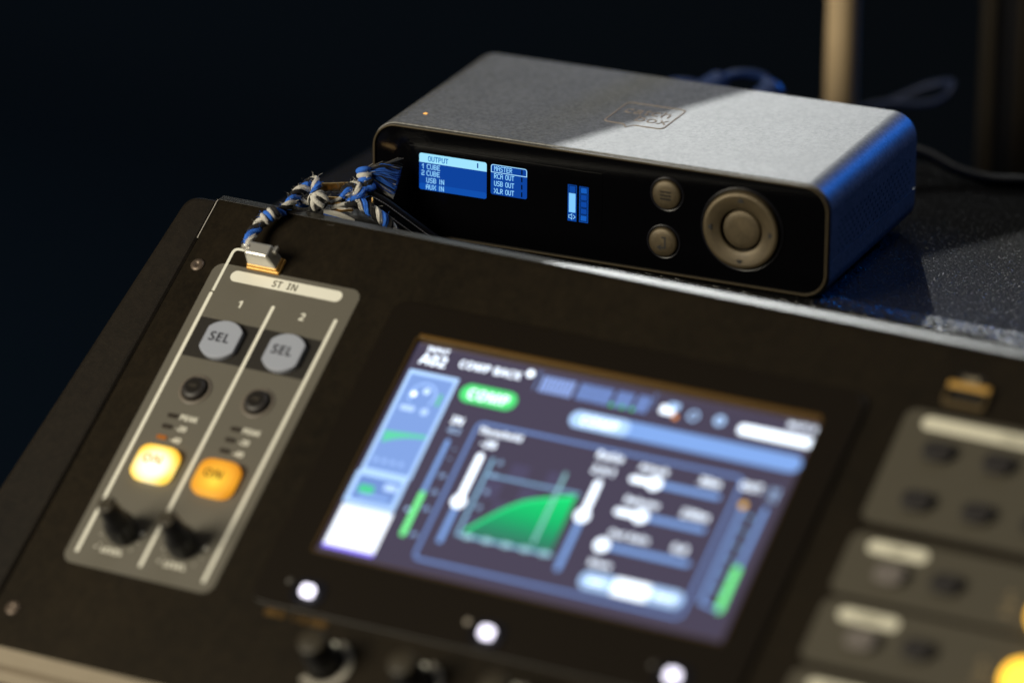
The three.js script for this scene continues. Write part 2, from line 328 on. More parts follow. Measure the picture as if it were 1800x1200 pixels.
// --- touchscreen in its bezel
const SW = 154, SH = 88;
{
  const outer = roundRect(-0.0152, -0.1121, 0.1668, 0.0148, 0.006);
  outer.holes.push(roundRect(-0.0004, -0.0884, 0.1544, 0.0004, 0.0008, THREE.Path));
  pnl('screen_bezel', extrude(outer, 0.0016, 0.0005), M.bezel, 0, 0, 0.02);
  // inner edge of the opening, an amber reflection put into its colour
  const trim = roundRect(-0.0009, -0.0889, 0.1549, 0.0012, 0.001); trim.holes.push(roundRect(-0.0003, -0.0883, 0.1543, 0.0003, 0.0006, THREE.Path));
  pnl('screen_trim', extrude(trim, 0.0019), M.amberReflection, 0, 0, 0.1);
  pnl('lip_reflection', new RoundedBoxGeometry(0.1540, 0.0015, 0.0006, 2, 0.0002), std([0.13, 0.066, 0.010], 0.4, 0.2), 77, 1.9, 1.75, 'thin strip above the screen coloured as an amber reflection');  // orange reflection above the display, painted as a coloured strip
  const dashBars = [];
  for (let i = 0; i < 20; i++) if (rnd() < 0.75) dashBars.push(new THREE.BoxGeometry(0.0006 + 0.0009 * rnd(), 0.0026, 0.0003).translate(-0.008 + i * 0.00135, -0.1142, 0.00015));
  pnl('reflection_dashes', mergeGeometries(dashBars), std([0.10, 0.052, 0.008], 0.45), 0, 0, 0.02).userData.kind = 'stuff';  // broken reflections under the bezel, painted as small coloured bars
  const D = (h) => new THREE.Color(h).multiplyScalar(0.74).getStyle();
  const ui = canvasTexture(1600, 914, (g) => {
    g.scale(2, 2);
    const bg = D('#393445'), blue = D('#6d8fc6'), dim = D('#45506f'), pale = D('#9cbce4'), white = '#e6f2ff', green = D('#2ccf58'), meter = D('#6fe488'), lime = D('#46c46a');
    g.fillStyle = bg; g.fillRect(0, 0, 800, 457);
    const box = (x, y, w, h, c, r = 3) => { g.fillStyle = c; g.beginPath(); g.roundRect(x, y, w, h, r); g.fill(); };
    const bar = (x0, y0, x1, y1, w, c) => { g.strokeStyle = c; g.lineWidth = w; g.lineCap = 'round'; g.beginPath(); g.moveTo(x0, y0); g.lineTo(x1, y1); g.stroke(); };
    const dot = (x, y, r, c) => { g.fillStyle = c; g.beginPath(); g.arc(x, y, r, 0, 7); g.fill(); };
    const txt = (s, x, y, size, c = white, align = 'left', weight = 'bold') => { g.fillStyle = c; g.font = `${weight} ${size}px sans-serif`; g.textAlign = align; g.textBaseline = 'middle'; g.fillText(s, x, y); };
    txt('INPUT', 22, 9, 15); txt('A02', 17, 31, 31); txt('COMP BACK', 95, 27, 22);
    dot(236, 17, 8, white); bar(254, 6, 254, 48, 1.6, blue); bar(484, 4, 484, 38, 1.6, blue);
    for (let i = 0; i < 26; i++) if (i !== 8 && i !== 17 && i !== 22) { const x = 264 + i * 8.3; box(x, 15, 6, 34, i < 8 ? D('#7f97cf') : D('#6580b8'), 1); }
    for (const x of [410, 431, 451]) { dot(x, 46, 4, D('#2fae4c')); }
    box(502, 24, 28, 18, white, 4); box(514, 16, 22, 14, pale, 3); dot(535, 44, 5, D('#e08a30'));
    g.strokeStyle = pale; g.lineWidth = 4; g.beginPath(); g.arc(567, 34, 9, 0, 7); g.stroke(); dot(618, 33, 11, pale); dot(618, 33, 4, bg);
    box(657, 30, 150, 21, white, 9); txt('00:27:18', 800, 12, 15, white, 'right');
    box(346, 70, 452, 35, blue, 17); box(346, 70, 118, 35, pale, 17); txt('COMP', 405, 88, 26, white, 'center');
    // left column of small previews
    box(8, 57, 102, 222, pale, 2); box(15, 66, 88, 206, D('#6a86bd'), 1);
    g.strokeStyle = D('#8aa8da'); g.lineWidth = 5; g.beginPath(); g.arc(56, 106, 25, 0.8 * Math.PI, 2.2 * Math.PI); g.stroke();
    dot(38, 106, 6, white); dot(60, 96, 7, D('#b9d2f2')); box(24, 131, 30, 12, D('#a2bde6'), 5); dot(74, 138, 8, D('#a2bde6')); box(88, 96, 6, 26, D('#4fae78'), 2);
    g.fillStyle = D('#50b490'); g.beginPath(); g.moveTo(18, 190); g.lineTo(100, 184); g.lineTo(100, 192); g.quadraticCurveTo(50, 196, 22, 216); g.closePath(); g.fill();
    for (let i = 0; i < 4; i++) dot(28 + i * 17, 252, 5, D('#86a4d6'));
    box(4, 279, 104, 69, pale, 2); box(14, 288, 84, 50, D('#5f7ab2'), 1); box(22, 306, 30, 17, D('#3fb07e'), 4); box(68, 296, 26, 14, D('#a8c4ea'), 4); box(28, 324, 60, 6, D('#7f9fd4'), 2);
    box(7, 350, 103, 93, D('#eef5ff'), 3); box(7, 350, 103, 5, D('#c3d6f0'), 1); box(7, 437, 103, 7, D('#8f7cff'), 2);  // violet foot of the tile: lens colour fringe painted in
    // COMP key, panel frame
    box(122, 62, 114, 39, lime, 20); txt('COMP', 179, 82, 29, white, 'center');
    g.strokeStyle = D('#5e78ac'); g.lineWidth = 6; g.beginPath(); g.roundRect(184, 135, 523, 292, 12); g.stroke();
    // IN meter
    txt('IN', 144, 141, 21, white, 'center'); txt('-8.2', 145, 162, 16, pale, 'center');
    bar(144, 186, 144, 385, 9, blue); bar(144, 300, 144, 385, 11, meter); dot(131, 336, 4, pale);
    for (const y of [199, 220, 256, 291, 327, 382]) txt(y < 225 ? '+' : '-20', 163, y, y < 225 ? 10 : 11, D('#8fb4e4'), 'center');
    // threshold
    txt('Threshold', 192, 150, 18); txt('-26', 206, 175, 22);
    bar(217, 300, 217, 382, 11, blue); bar(217, 202, 217, 298, 13, white); dot(217, 299, 14, white);
    // graph
    g.fillStyle = D('#3f3a52'); for (let i = 0; i < 5; i++) for (let j = 0; j < 4; j++) if ((i + j) % 2) g.fillRect(248 + i * 36, 202 + j * 40, 35, 39);
    const gg = g.createLinearGradient(0, 235, 0, 362); gg.addColorStop(0, D('#06c062')); gg.addColorStop(0.5, D('#0a9a58')); gg.addColorStop(1, D('#2c5a50'));
    g.fillStyle = gg; g.beginPath(); g.moveTo(256, 352); g.quadraticCurveTo(312, 282, 345, 268); g.quadraticCurveTo(385, 252, 425, 240); g.lineTo(427, 362); g.lineTo(250, 362); g.closePath(); g.fill();
    g.strokeStyle = D('#20c874'); g.lineWidth = 6; g.beginPath(); g.moveTo(256, 352); g.quadraticCurveTo(312, 282, 345, 268); g.quadraticCurveTo(385, 252, 423, 241); g.stroke();
    bar(243, 202, 243, 363, 5, D('#7aa6c4')); bar(243, 363, 430, 363, 5, D('#7aa6c4')); bar(246, 235, 428, 234, 5, D('#6d93b4')); bar(387, 200, 387, 346, 5, D('#7fb0b4'));
    for (const y of [206, 234, 268, 302]) txt('-6', 258, y, 13, D('#8fb4d8'), 'center'); for (let i = 0; i < 5; i++) txt('-20', 262 + i * 38, 363, 15, D('#a0c8d4'), 'center');
    // ratio
    txt('Ratio', 453, 148, 21, white, 'center'); txt('2.5:1', 453, 178, 21, white, 'center');
    bar(452, 276, 452, 385, 11, blue); bar(453, 205, 453, 272, 13, white); dot(452, 274, 14, white);
    // attack, release, gain
    for (const [y, name, x, value] of [[182, 'Attack', 554, '30m'], [251, 'Release', 556, '230m'], [322, 'Out Gain', 511, '0.0']]) {
      txt(name, 514, y - 27, 18); txt(value, 652, y - 25, 21, white, 'center');
      bar(512, y, 676, y, 11, blue); if (x > 520) bar(512, y, x, y, 13, white); dot(x, y, 14, white);
    }
    txt('Knee', 502, 359, 18); box(500, 378, 198, 34, pale, 15); box(565, 378, 68, 34, white, 4); txt('Soft', 532, 395, 17, white, 'center'); txt('Hard', 664, 395, 17, white, 'center');
    // OUT meters
    txt('OUT', 728, 149, 21, white, 'center'); txt('-14', 770, 148, 17, pale, 'center'); txt('-12', 770, 162, 17, pale, 'center');
    bar(729, 190, 731, 388, 8, blue); bar(770, 186, 768, 395, 8, blue); bar(768, 312, 768, 395, 13, meter); bar(731, 390, 766, 396, 5, blue); dot(728, 187, 7, D('#d8a850'));
    for (let i = 0; i < 6; i++) dot(749, 208 + i * 30, 5, D('#5f86a8'));
  });
  const sc = pnl('touch_screen', unitUV(extrude(roundRect(0, -SH / 1000, SW / 1000, 0, 0.0004), 0.0004), 0, -SH / 1000, SW / 1000, 0),
    new THREE.MeshStandardMaterial({ color: col(0.01, 0.01, 0.01), roughness: 0.25, emissive: col(1, 1, 1), emissiveMap: ui, emissiveIntensity: 2.15 }), 0, 0, -0.1, 'lit touchscreen showing compressor settings');
  // white user keys under the screen, each with a small off lamp beside it
  const wk = extrude(superellipse(0.0024, 0.0022, 4), 0.0022, 0.0005);
  const wm = glow([0.88, 0.84, 1.0], 2.6);
  const well = extrude(superellipse(0.0062, 0.0052, 3), 0.0004);
  for (const u of [5.8, 74.6, 143.6]) {
    const k = pnl('function_key_lamp', wk, wm, u, -104.6, 1.75);
    part('key_surround', well, std([0.006, 0.006, 0.009], 0.3), k).position.z = -0.0001;
    pnl('sensor_dot', lathe([[0, 0.0005], [0.0010, 0.0004], [0.0012, 0], [0, 0]], 20), u > 50 && u < 100 ? std([0.34, 0.3, 0.25], 0.4) : std([0.06, 0.055, 0.05], 0.4), u - 8.7, -101.7, 1.65);
  }
}
// --- encoder knobs below the screen
{
  const ringShape = new THREE.Shape(); ringShape.absarc(0, 0, 0.0098, -0.72 * Math.PI, 0.42 * Math.PI, false); ringShape.absarc(0, 0, 0.0074, 0.42 * Math.PI, -0.72 * Math.PI, true); ringShape.closePath();
  const rg = extrude(ringShape, 0.0003, 0, 30), dotG = new THREE.CylinderGeometry(0.0012, 0.0012, 0.0005, 20).rotateX(Math.PI / 2);
  const kg = lathe([[0, 0.0150], [0.0042, 0.0149], [0.0050, 0.0140], [0.0058, 0.0030], [0.0062, 0], [0, 0]], 40);
  const kc = lathe([[0, 0.0154], [0.0041, 0.0153], [0.0049, 0.0146], [0.0049, 0.0141], [0, 0.0141]], 40);
  for (const u of [22.9, 57.3, 91.7]) {
    const kb = pnl('encoder_knob', kg, M.knob, u, -128.2, 0.1);
    part('knob_cap', kc, M.knobTop, kb);
    part('scale_ring', rg, std([0.3, 0.28, 0.24], 0.6), kb).position.z = 0.0001;
    part('scale_dot', dotG, M.print, kb).position.set(0.0004, 0.0072, 0.0006);
  }
}
// --- right-hand key pads
{
  const padPrint = (w, h, pills) => canvasTexture(Math.round(w * 8), Math.round(h * 8), (g, W, H) => {
    g.fillStyle = '#4a4539'; g.fillRect(0, 0, W, H);
    for (let i = 0; i < 800; i++) { g.fillStyle = `rgba(30,24,18,${0.05 * rnd()})`; g.fillRect(rnd() * W, rnd() * H, 1 + 4 * rnd(), 1 + 4 * rnd()); }
    g.lineCap = 'round'; g.strokeStyle = '#dedac6';
    for (const [x0, x1, y, t, word] of pills) {
      g.lineWidth = t * 8; g.beginPath(); g.moveTo((x0 + t / 2) * 8, y * 8); g.lineTo((x1 - t / 2) * 8, y * 8); g.stroke();
      g.fillStyle = '#6a6656'; g.font = 'bold 24px sans-serif'; g.textAlign = 'center'; g.textBaseline = 'middle'; g.fillText(word, (x0 + x1) / 2 * 8, y * 8);
    }
  });
  const pad = (v0, v1, pills) => {
    const x0 = 0.1808, x1 = 0.30;
    pnl('key_pad_plate', unitUV(extrude(roundRect(x0, v1 / 1000, x1, v0 / 1000, 0.004), 0.00012), x0, v1 / 1000, x1, v0 / 1000), new THREE.MeshStandardMaterial({ map: padPrint(119, v0 - v1, pills), roughness: 0.62 }), 0, 0, 0.03);
  };
  pad(13.6, -32, [[6.6, 92, 4.6, 5.2, 'USER DEFINED KEYS']]);
  pad(-36.2, -60.5, [[6.6, 28.2, 4.6, 5, 'TAP']]);
  pad(-62.5, -87, [[6.6, 28.2, 4.9, 5, 'HOME']]);
  pad(-90, -118, [[6.6, 28.2, 5.2, 5, 'MUTE']]);
  const kg = extrude(superellipse(0.0052, 0.0036, 3.2), 0.0028, 0.0007);
  const row = (u, v, m) => { const k = pnl('pad_key', kg, m, u, v, 0.15); return k; };
  for (const v of [-2, -21.7]) for (const u of [197.7, 219.3, 240.9]) row(u, v, M.keyDark);
  for (const v of [-50.6, -76.2]) { row(199.6, v, M.keyGrey); row(218.9, v + 1, M.keyDark); }
  const legend = canvasTexture(64, 128, (g) => { g.fillStyle = '#4a4539'; g.fillRect(0, 0, 64, 128); g.fillStyle = '#a08c68'; g.font = 'bold 30px sans-serif'; for (let i = 0; i < 3; i++) g.fillText('-' + (i * 10 + 6), 6, 36 + i * 36); });
  for (const v of [-50.9, -76.9]) {
    const l = pnl('level_legend', flatPlane(0.006, 0.012), new THREE.MeshStandardMaterial({ map: legend, roughness: 0.6 }), 241.8, v, 0.2);
    const k = pnl('amber_key_lamp', extrude(superellipse(0.0076, 0.0070, 2.3), 0.0032, 0.0007), glow([1.0, 0.52, 0.03], v < -60 ? 2.6 : 1.6, [0.4, 0.25, 0.08]), v < -60 ? 257.2 : 257.4, v < -60 ? -77.6 : -52.8, 0.15, 'round amber lit key');
  }
  // USB port at the head of the right section
  const sh = roundRect(-0.0078, -0.0042, 0.0078, 0.0042, 0.0012); sh.holes.push(roundRect(-0.0066, -0.0026, 0.0066, 0.0026, 0.0006, THREE.Path));
  const port = pnl('usb_port', extrude(sh, 0.0022, 0.0004), std([0.11, 0.075, 0.032], 0.45, 0.2), 199.2, 20.9, 0.05, 'USB socket with a warm glint painted on its upper edge');
  part('socket_tongue', new RoundedBoxGeometry(0.0112, 0.0018, 0.0016, 2, 0.0003), M.black, port).position.set(0, 0.0008, 0.0006);
  part('socket_glint', new RoundedBoxGeometry(0.0150, 0.0022, 0.0012, 3, 0.0004), std([0.62, 0.36, 0.09], 0.4, 0.2), port).position.set(0, 0.0034, 0.0022);  // bright bar: warm glint on the socket's top edge, put into colour
  const lab = canvasTexture(128, 64, (g) => { g.fillStyle = '#19130d'; g.fillRect(0, 0, 128, 64); g.fillStyle = '#b8ac90'; g.font = 'bold 40px sans-serif'; g.textAlign = 'center'; g.textBaseline = 'middle'; g.fillText('USB', 64, 32); });
  pnl('port_legend', flatPlane(0.009, 0.0045), new THREE.MeshStandardMaterial({ map: lab, roughness: 0.6 }), 197.8, 28.3, 0.12);
}

// ---------------------------------------------------------------- paper label strip at the console's lower left
{
  const p = onPanel(-70, -157, 0);
  const strip = thing('label_strip', 'beige paper label strip stuck across the lower left of the console', 'label strip', p.toArray());
  const tx = canvasTexture(1024, 128, (g) => {
    g.fillStyle = '#8d8270'; g.fillRect(0, 0, 1024, 128);
    for (let i = 0; i < 1500; i++) { g.fillStyle = `rgba(${rnd() < 0.5 ? '70,56,40' : '230,220,200'},${0.08 * rnd()})`; g.fillRect(rnd() * 1024, rnd() * 128, 2 + 30 * rnd(), 1 + 2 * rnd()); }
  });
  const m = part('paper', unitUV(extrude(roundRect(-0.07, -0.0066, 0.07, 0.0066, 0.0006), 0.0003), -0.07, -0.0066, 0.07, 0.0066), new THREE.MeshStandardMaterial({ map: tx, roughness: 0.85 }), strip);
  m.rotation.x = TILT; m.position.copy(onPanel(0, 0, 0.05));
  const lower = part('ruled_band', extrude(roundRect(-0.07, -0.0042, 0.07, -0.0018, 0.0003), 0.00006), std([0.16, 0.125, 0.085], 0.85), strip);
  lower.rotation.x = TILT; lower.position.copy(onPanel(0, 2.0, 0.37));
}

// ---------------------------------------------------------------- audio receiver on the shelf
const DEV = thing('audio_receiver', 'silver wireless audio receiver with black glossy front, blue display and round dial', 'audio receiver', [-0.06263, 0.00706, -0.0760]);
DEV.rotation.y = 0.08232;
const DW = 0.1761, DH = 0.0417, DD = 0.0893;
{
  const R = 0.0095, seam = 0.0136, gap = 0.00025;
  const up = new THREE.Shape();
  up.moveTo(0, seam + gap); up.lineTo(DW, seam + gap); up.lineTo(DW, DH - R); up.absarc(DW - R, DH - R, R, 0, Math.PI / 2); up.lineTo(R, DH); up.absarc(R, DH - R, R, Math.PI / 2, Math.PI); up.closePath();
  const lo = new THREE.Shape();
  const r2 = 0.008; lo.moveTo(r2, 0); lo.lineTo(DW - r2, 0); lo.absarc(DW - r2, r2, r2, -Math.PI / 2, 0); lo.lineTo(DW, seam - gap); lo.lineTo(0, seam - gap); lo.lineTo(0, r2); lo.absarc(r2, r2, r2, Math.PI, Math.PI * 1.5);
  const lid = part('lid', extrude(up, DD - 0.001, 0.0004, 24).translate(0, 0, -DD), M.lid, DEV);
  part('bottom_tray', extrude(lo, DD - 0.001, 0.0004, 24).translate(0, 0, -DD), M.lid, DEV);
  part('core', new THREE.BoxGeometry(DW - 0.0012, DH - 0.020, DD - 0.0025).translate(DW / 2, DH / 2, -DD / 2), M.black, DEV);
  const fr = roundRect(0.0003, 0.0003, DW - 0.0003, DH - 0.0005, R - 0.0003); fr.holes.push(roundRect(0.0012, 0.0012, DW - 0.0012, DH - 0.0013, R - 0.0012, THREE.Path));
  part('front_frame', extrude(fr, 0.0018, 0.0003, 24).translate(0, 0, -0.0012), M.frame, DEV);
  const front = part('front_glass', extrude(roundRect(0.0008, 0.0008, DW - 0.0008, DH - 0.0008, R - 0.0008), 0.001, 0.0002, 24).translate(0, 0, -0.0013), M.glass, DEV, 'black glossy front panel');
  for (const [x, z] of [[0.014, -0.012], [DW - 0.014, -0.012], [0.014, -DD + 0.012], [DW - 0.014, -DD + 0.012]])
    part('foot', new THREE.CylinderGeometry(0.005, 0.005, 0.0029, 24).translate(x, -0.0014, z), M.rubber, DEV);

  // small blue displays behind the glass, one emitting sheet
  const G = { O: '01110 10001 10001 10001 10001 10001 01110', U: '10001 10001 10001 10001 10001 10001 01110', T: '11111 00100 00100 00100 00100 00100 00100', P: '11110 10001 10001 11110 10000 10000 10000', C: '01111 10000 10000 10000 10000 10000 01111', B: '11110 10001 10001 11110 10001 10001 11110', E: '11111 10000 10000 11110 10000 10000 11111', S: '01111 10000 10000 01110 00001 00001 11110', I: '010 010 010 010 010 010 010', N: '10001 11001 11001 10101 10011 10011 10001', A: '01110 10001 10001 11111 10001 10001 10001', X: '10001 10001 01010 00100 01010 10001 10001', M: '10001 11011 10101 10101 10001 10001 10001', R: '11110 10001 10001 11110 10100 10010 10001', L: '10000 10000 10000 10000 10000 10000 11111', 1: '00100 01100 10100 00100 00100 00100 00100', 2: '11110 00001 00001 01110 10000 10000 11111', ' ': '000 000 000 000 000 000 000' };
  const K = 24, x0 = 14, y1 = 34;
  const tex = canvasTexture(76 * K, 22 * K, (g, w, h) => {
    g.fillStyle = '#000'; g.fillRect(0, 0, w, h);
    const X = (x) => (x - x0) * K, Y = (y) => (y1 - y) * K;
    const box = (xa, ya, xb, yb, c, r = 0) => { g.fillStyle = c; g.beginPath(); g.roundRect(X(xa), Y(yb), (xb - xa) * K, (yb - ya) * K, r * K); g.fill(); };
    const say = (s, x, y, c, pw = 0.226, ph = 0.27) => { g.fillStyle = c; for (const ch of s) { const rows = G[ch].split(' '); rows.forEach((r, j) => [...r].forEach((b, i) => { if (b === '1') g.fillRect(X(x + i * pw), Y(y - j * ph), pw * K * 1.25, ph * K * 1.2); })); x += (rows[0].length + 1) * pw; } };
    const bg = '#0a3f96', lit = '#9adcf6', tx = '#8fd0fa';
    box(18.5, 17.85, 45.1, 31.7, bg, 0.9); box(18.5, 17.85, 45.1, 20.3, '#0d4ba6', 0.9); box(18.5, 28.2, 45.1, 31.7, lit, 0.9); box(18.5, 28.2, 45.1, 30, lit);
    say('OUTPUT', 22, 30.8, '#1c66b4'); box(41.3, 29.1, 41.8, 30.9, '#0b3c88');
    say('1', 19.5, 27.75, tx); say('CUBE', 21.5, 27.75, tx); say('2', 19.4, 25.25, tx); say('CUBE', 21.4, 25.25, tx); say('USB IN', 21.3, 22.6, tx); say('AUX IN', 21.2, 20.05, tx);
    box(46.7, 20.1, 60.9, 31.5, bg, 0.8);
    g.strokeStyle = '#a8e0ff'; g.lineWidth = 0.28 * K; g.beginPath(); g.roundRect(X(46.9), Y(31.35), 13.8 * K, 2.8 * K, [0.8 * K, 0.8 * K, 0, 0]); g.stroke();
    ['MASTER', 'RCA OUT', 'USB OUT', 'XLR OUT'].forEach((s, i) => { say(s, 48, 30.95 - i * 2.8, tx, 0.2); box(58.6, 29.1 - i * 2.8, 59.1, 30.9 - i * 2.8, '#010a1c'); });
    box(76.75, 14.6, 80.2, 28.3, '#0a4296'); g.strokeStyle = '#02112c'; g.lineWidth = 0.22 * K; g.strokeRect(X(77.2), Y(27.9), 2.55 * K, 2.8 * K); box(77.2, 17.9, 79.75, 25.1, '#7cc4f6');
    g.strokeStyle = '#9adcff'; g.lineWidth = 0.2 * K; g.beginPath(); g.moveTo(X(77.2), Y(16.8)); g.lineTo(X(77.8), Y(16.8)); g.lineTo(X(78.4), Y(17.3)); g.lineTo(X(78.4), Y(15.3)); g.lineTo(X(77.8), Y(15.8)); g.lineTo(X(77.2), Y(15.8)); g.closePath(); g.moveTo(X(78.9), Y(17)); g.lineTo(X(79.7), Y(16.3)); g.lineTo(X(78.9), Y(15.5)); g.stroke();
    box(81.2, 14.7, 84.7, 28.2, '#0a4296');
    for (let i = 0; i < 5; i++) { box(81.6, 15.1 + i * 2.6, 84.3, 17.5 + i * 2.6, '#02112c'); box(81.8, 15.3 + i * 2.6, 84.1, 17.3 + i * 2.6, i === 0 || i === 4 ? '#1257b4' : '#0a429a'); }
  });
  const disp = part('display_screen', unitUV(extrude(roundRect(0.014, 0.012, 0.09, 0.034, 0.0005), 0.0001), 0.014, 0.012, 0.09, 0.034), new THREE.MeshPhysicalMaterial({ color: col(0.0015, 0.0015, 0.002), roughness: 0.1, specularIntensity: 0.45, emissive: col(1, 1, 1), emissiveMap: tex, emissiveIntensity: 1.1 }), DEV, 'blue lit menu display');
  disp.position.z = -0.00028;

  // round keys
  const key = lathe([[0, 0.0017], [0.0028, 0.00165], [0.0046, 0.0014], [0.0053, 0.0009], [0.0055, 0.0003], [0.0055, -0.0004], [0, -0.0004]], 48);
  const well = lathe([[0.0056, -0.0001], [0.0060, 0.00035], [0.0064, 0.0003], [0.0066, -0.0002]], 48);
  const wellMat = std([0.006, 0.006, 0.009], 0.3);
  const mk = (x, y) => { const k = part('round_key', key, M.bronze, DEV); k.position.set(x, y, -0.0002); part('key_rim', well, wellMat, k); return k; };
  const k1 = mk(0.1149, 0.0302), k2 = mk(0.1139, 0.0123);
  for (let i = -1; i <= 1; i++) part('menu_bar', new THREE.BoxGeometry(0.0042, 0.0006, 0.0002), std([0.002, 0.002, 0.002], 0.9), k1).position.set(0, i * 0.0013, 0.00166);
  const ar = new THREE.Shape([[0.0009, 0.0024], [0.0014, 0.0024], [0.0014, -0.0020], [-0.0004, -0.0020], [-0.0004, -0.0028], [-0.0021, -0.0017], [-0.0004, -0.0006], [-0.0004, -0.0014], [0.0008, -0.0014], [0.0008, 0.0018], [-0.0003, 0.0018], [-0.0003, 0.0024]].map(([x, y]) => new THREE.Vector2(x, y)));
  part('return_arrow', extrude(ar, 0.00016), M.black, k2).position.z = 0.00158;
  const dial = part('dial_ring', lathe([[0.0078, -0.0004], [0.0078, 0.0008], [0.0082, 0.0013], [0.0100, 0.0017], [0.0126, 0.0023], [0.0137, 0.0022], [0.0143, 0.0014], [0.0145, -0.0004]], 72), M.bronze, DEV);
  dial.position.set(0.1435, 0.0214, -0.0002);
  part('dial_rim', lathe([[0.0147, -0.0001], [0.0151, 0.0004], [0.0155, 0.0003], [0.0157, -0.0002]], 72), wellMat, dial);
  const tri = (a) => new THREE.Shape([0, 1, 2].map((i) => new THREE.Vector2(0.0014 * Math.cos(a + i * 2.0944), 0.0014 * Math.sin(a + i * 2.0944))));
  for (let i = 0; i < 4; i++) { const a = i * Math.PI / 2; part('direction_mark', extrude(tri(a), 0.00018), M.black, dial).position.set(0.0114 * Math.cos(a), 0.0114 * Math.sin(a), 0.0020); }
  const center = part('dial_key', lathe([[0, 0.0014], [0.0045, 0.00138], [0.0064, 0.0012], [0.0070, 0.0008], [0.0072, 0.0002], [0.0072, -0.0006], [0, -0.0006]], 60), M.bronze, DEV);
  center.position.set(0.1437, 0.0215, -0.0002);
  // faint joint across the glass
  // status lamp, engraved logo
  const lamp = part('status_lamp', new THREE.SphereGeometry(0.0008, 16, 10), glow([1.0, 0.45, 0.08], 1.6), DEV, 'tiny orange status lamp'); lamp.scale.y = 0.3; lamp.position.set(0.0147, DH, -0.0137);
  const b = new THREE.Shape(), L0 = 0.0757, L1 = 0.0993, B0 = 0.0334, B1 = 0.0574, rr = 0.0026;
  const bubble = (S, e) => { const s = new S(); s.moveTo(L0 + e + rr, B0 + e); s.lineTo(0.0828 + e * 0.5, B0 + e); s.quadraticCurveTo(0.0842, B0 + e, 0.0860, 0.0300 + e * 1.8); s.lineTo(0.0874 - e * 0.5, 0.0326 + e * 0.6); s.quadraticCurveTo(0.0878, B0 + e, 0.0890, B0 + e); s.lineTo(L1 - e - rr, B0 + e); s.quadraticCurveTo(L1 - e, B0 + e, L1 - e, B0 + e + rr); s.lineTo(L1 - e, B1 - e - rr); s.quadraticCurveTo(L1 - e, B1 - e, L1 - e - rr, B1 - e); s.lineTo(L0 + e + rr, B1 - e); s.quadraticCurveTo(L0 + e, B1 - e, L0 + e, B1 - e - rr); s.lineTo(L0 + e, B0 + e + rr); s.quadraticCurveTo(L0 + e, B0 + e, L0 + e + rr, B0 + e); return s; };
  const bs = bubble(THREE.Shape, 0); bs.holes.push(bubble(THREE.Path, 0.00066));
  const lg = part('logo_outline', extrude(bs, 0.00014), M.logo, DEV); lg.rotation.x = -Math.PI / 2; lg.position.y = DH - 0.00002;
  for (const [w, x, y] of [['catch', 0.0783, 0.0459], ['box', 0.0852, 0.0386]]) { const t = part('logo_word', words(w, 0.0056, 0.00012), M.logo, DEV); t.rotation.x = -Math.PI / 2; t.position.set(x, DH - 0.00002, -y); }
  // vent holes in the right side
  const holes = [];
  for (let i = 0; i < 38; i++) for (let j = 0; j < 3; j++) { const z = -0.010 - i * 0.00195, y = 0.0155 + j * 0.0042 + (i % 2) * 0.0021; holes.push(new THREE.CircleGeometry(0.00062, 10).rotateY(Math.PI / 2).translate(DW + 0.00004, y, z)); }
  const vh = part('vent_holes', mergeGeometries(holes), std([0.001, 0.001, 0.001], 0.9), DEV); vh.userData.kind = 'stuff';
}

// ---------------------------------------------------------------- USB stick plugged into the panel
{
  const at = onPanel(-70.4, 18.3, 0);
  const st = thing('usb_stick', 'tiny silver USB stick plugged upright into the panel above the ST IN strip', 'USB stick', at.toArray());
  const g = new THREE.Group(); 
  const loc = (name, geo, mat, x, y, z, label) => { const m = part(name, geo, mat, st, label); m.rotation.x = TILT; m.position.copy(onPanel(x, y, z)); return m; };
  loc('port_frame', new RoundedBoxGeometry(0.0136, 0.0066, 0.0016, 3, 0.0006), M.port, 0, 0, 0.7, 'metal socket frame with a warm reflection put into its gold colour');
  loc('collar', new RoundedBoxGeometry(0.0126, 0.0058, 0.0014, 3, 0.0006), M.port, 0, 0, 2.2);
  // tapered body
  const b = new RoundedBoxGeometry(0.0122, 0.0056, 0.0076, 5, 0.0009), p = b.attributes.position;
  for (let i = 0; i < p.count; i++) { const t = (p.getZ(i) + 0.0038) / 0.0076; p.setX(i, p.getX(i) * (1 - 0.26 * t)); p.setY(i, p.getY(i) * (1 - 0.05 * t)); }
  b.computeVertexNormals();
  loc('body', b, M.steel, 0, 0.1, 6.4);
  loc('cord_eye', new THREE.TorusGeometry(0.0016, 0.0005, 10, 24).rotateX(Math.PI / 2), M.steel, -5.0, 0.2, 9.2);
  loc('latch_tab', new RoundedBoxGeometry(0.0014, 0.0026, 0.0016, 2, 0.0003), M.steel, 5.2, 2.4, 7.6);
}

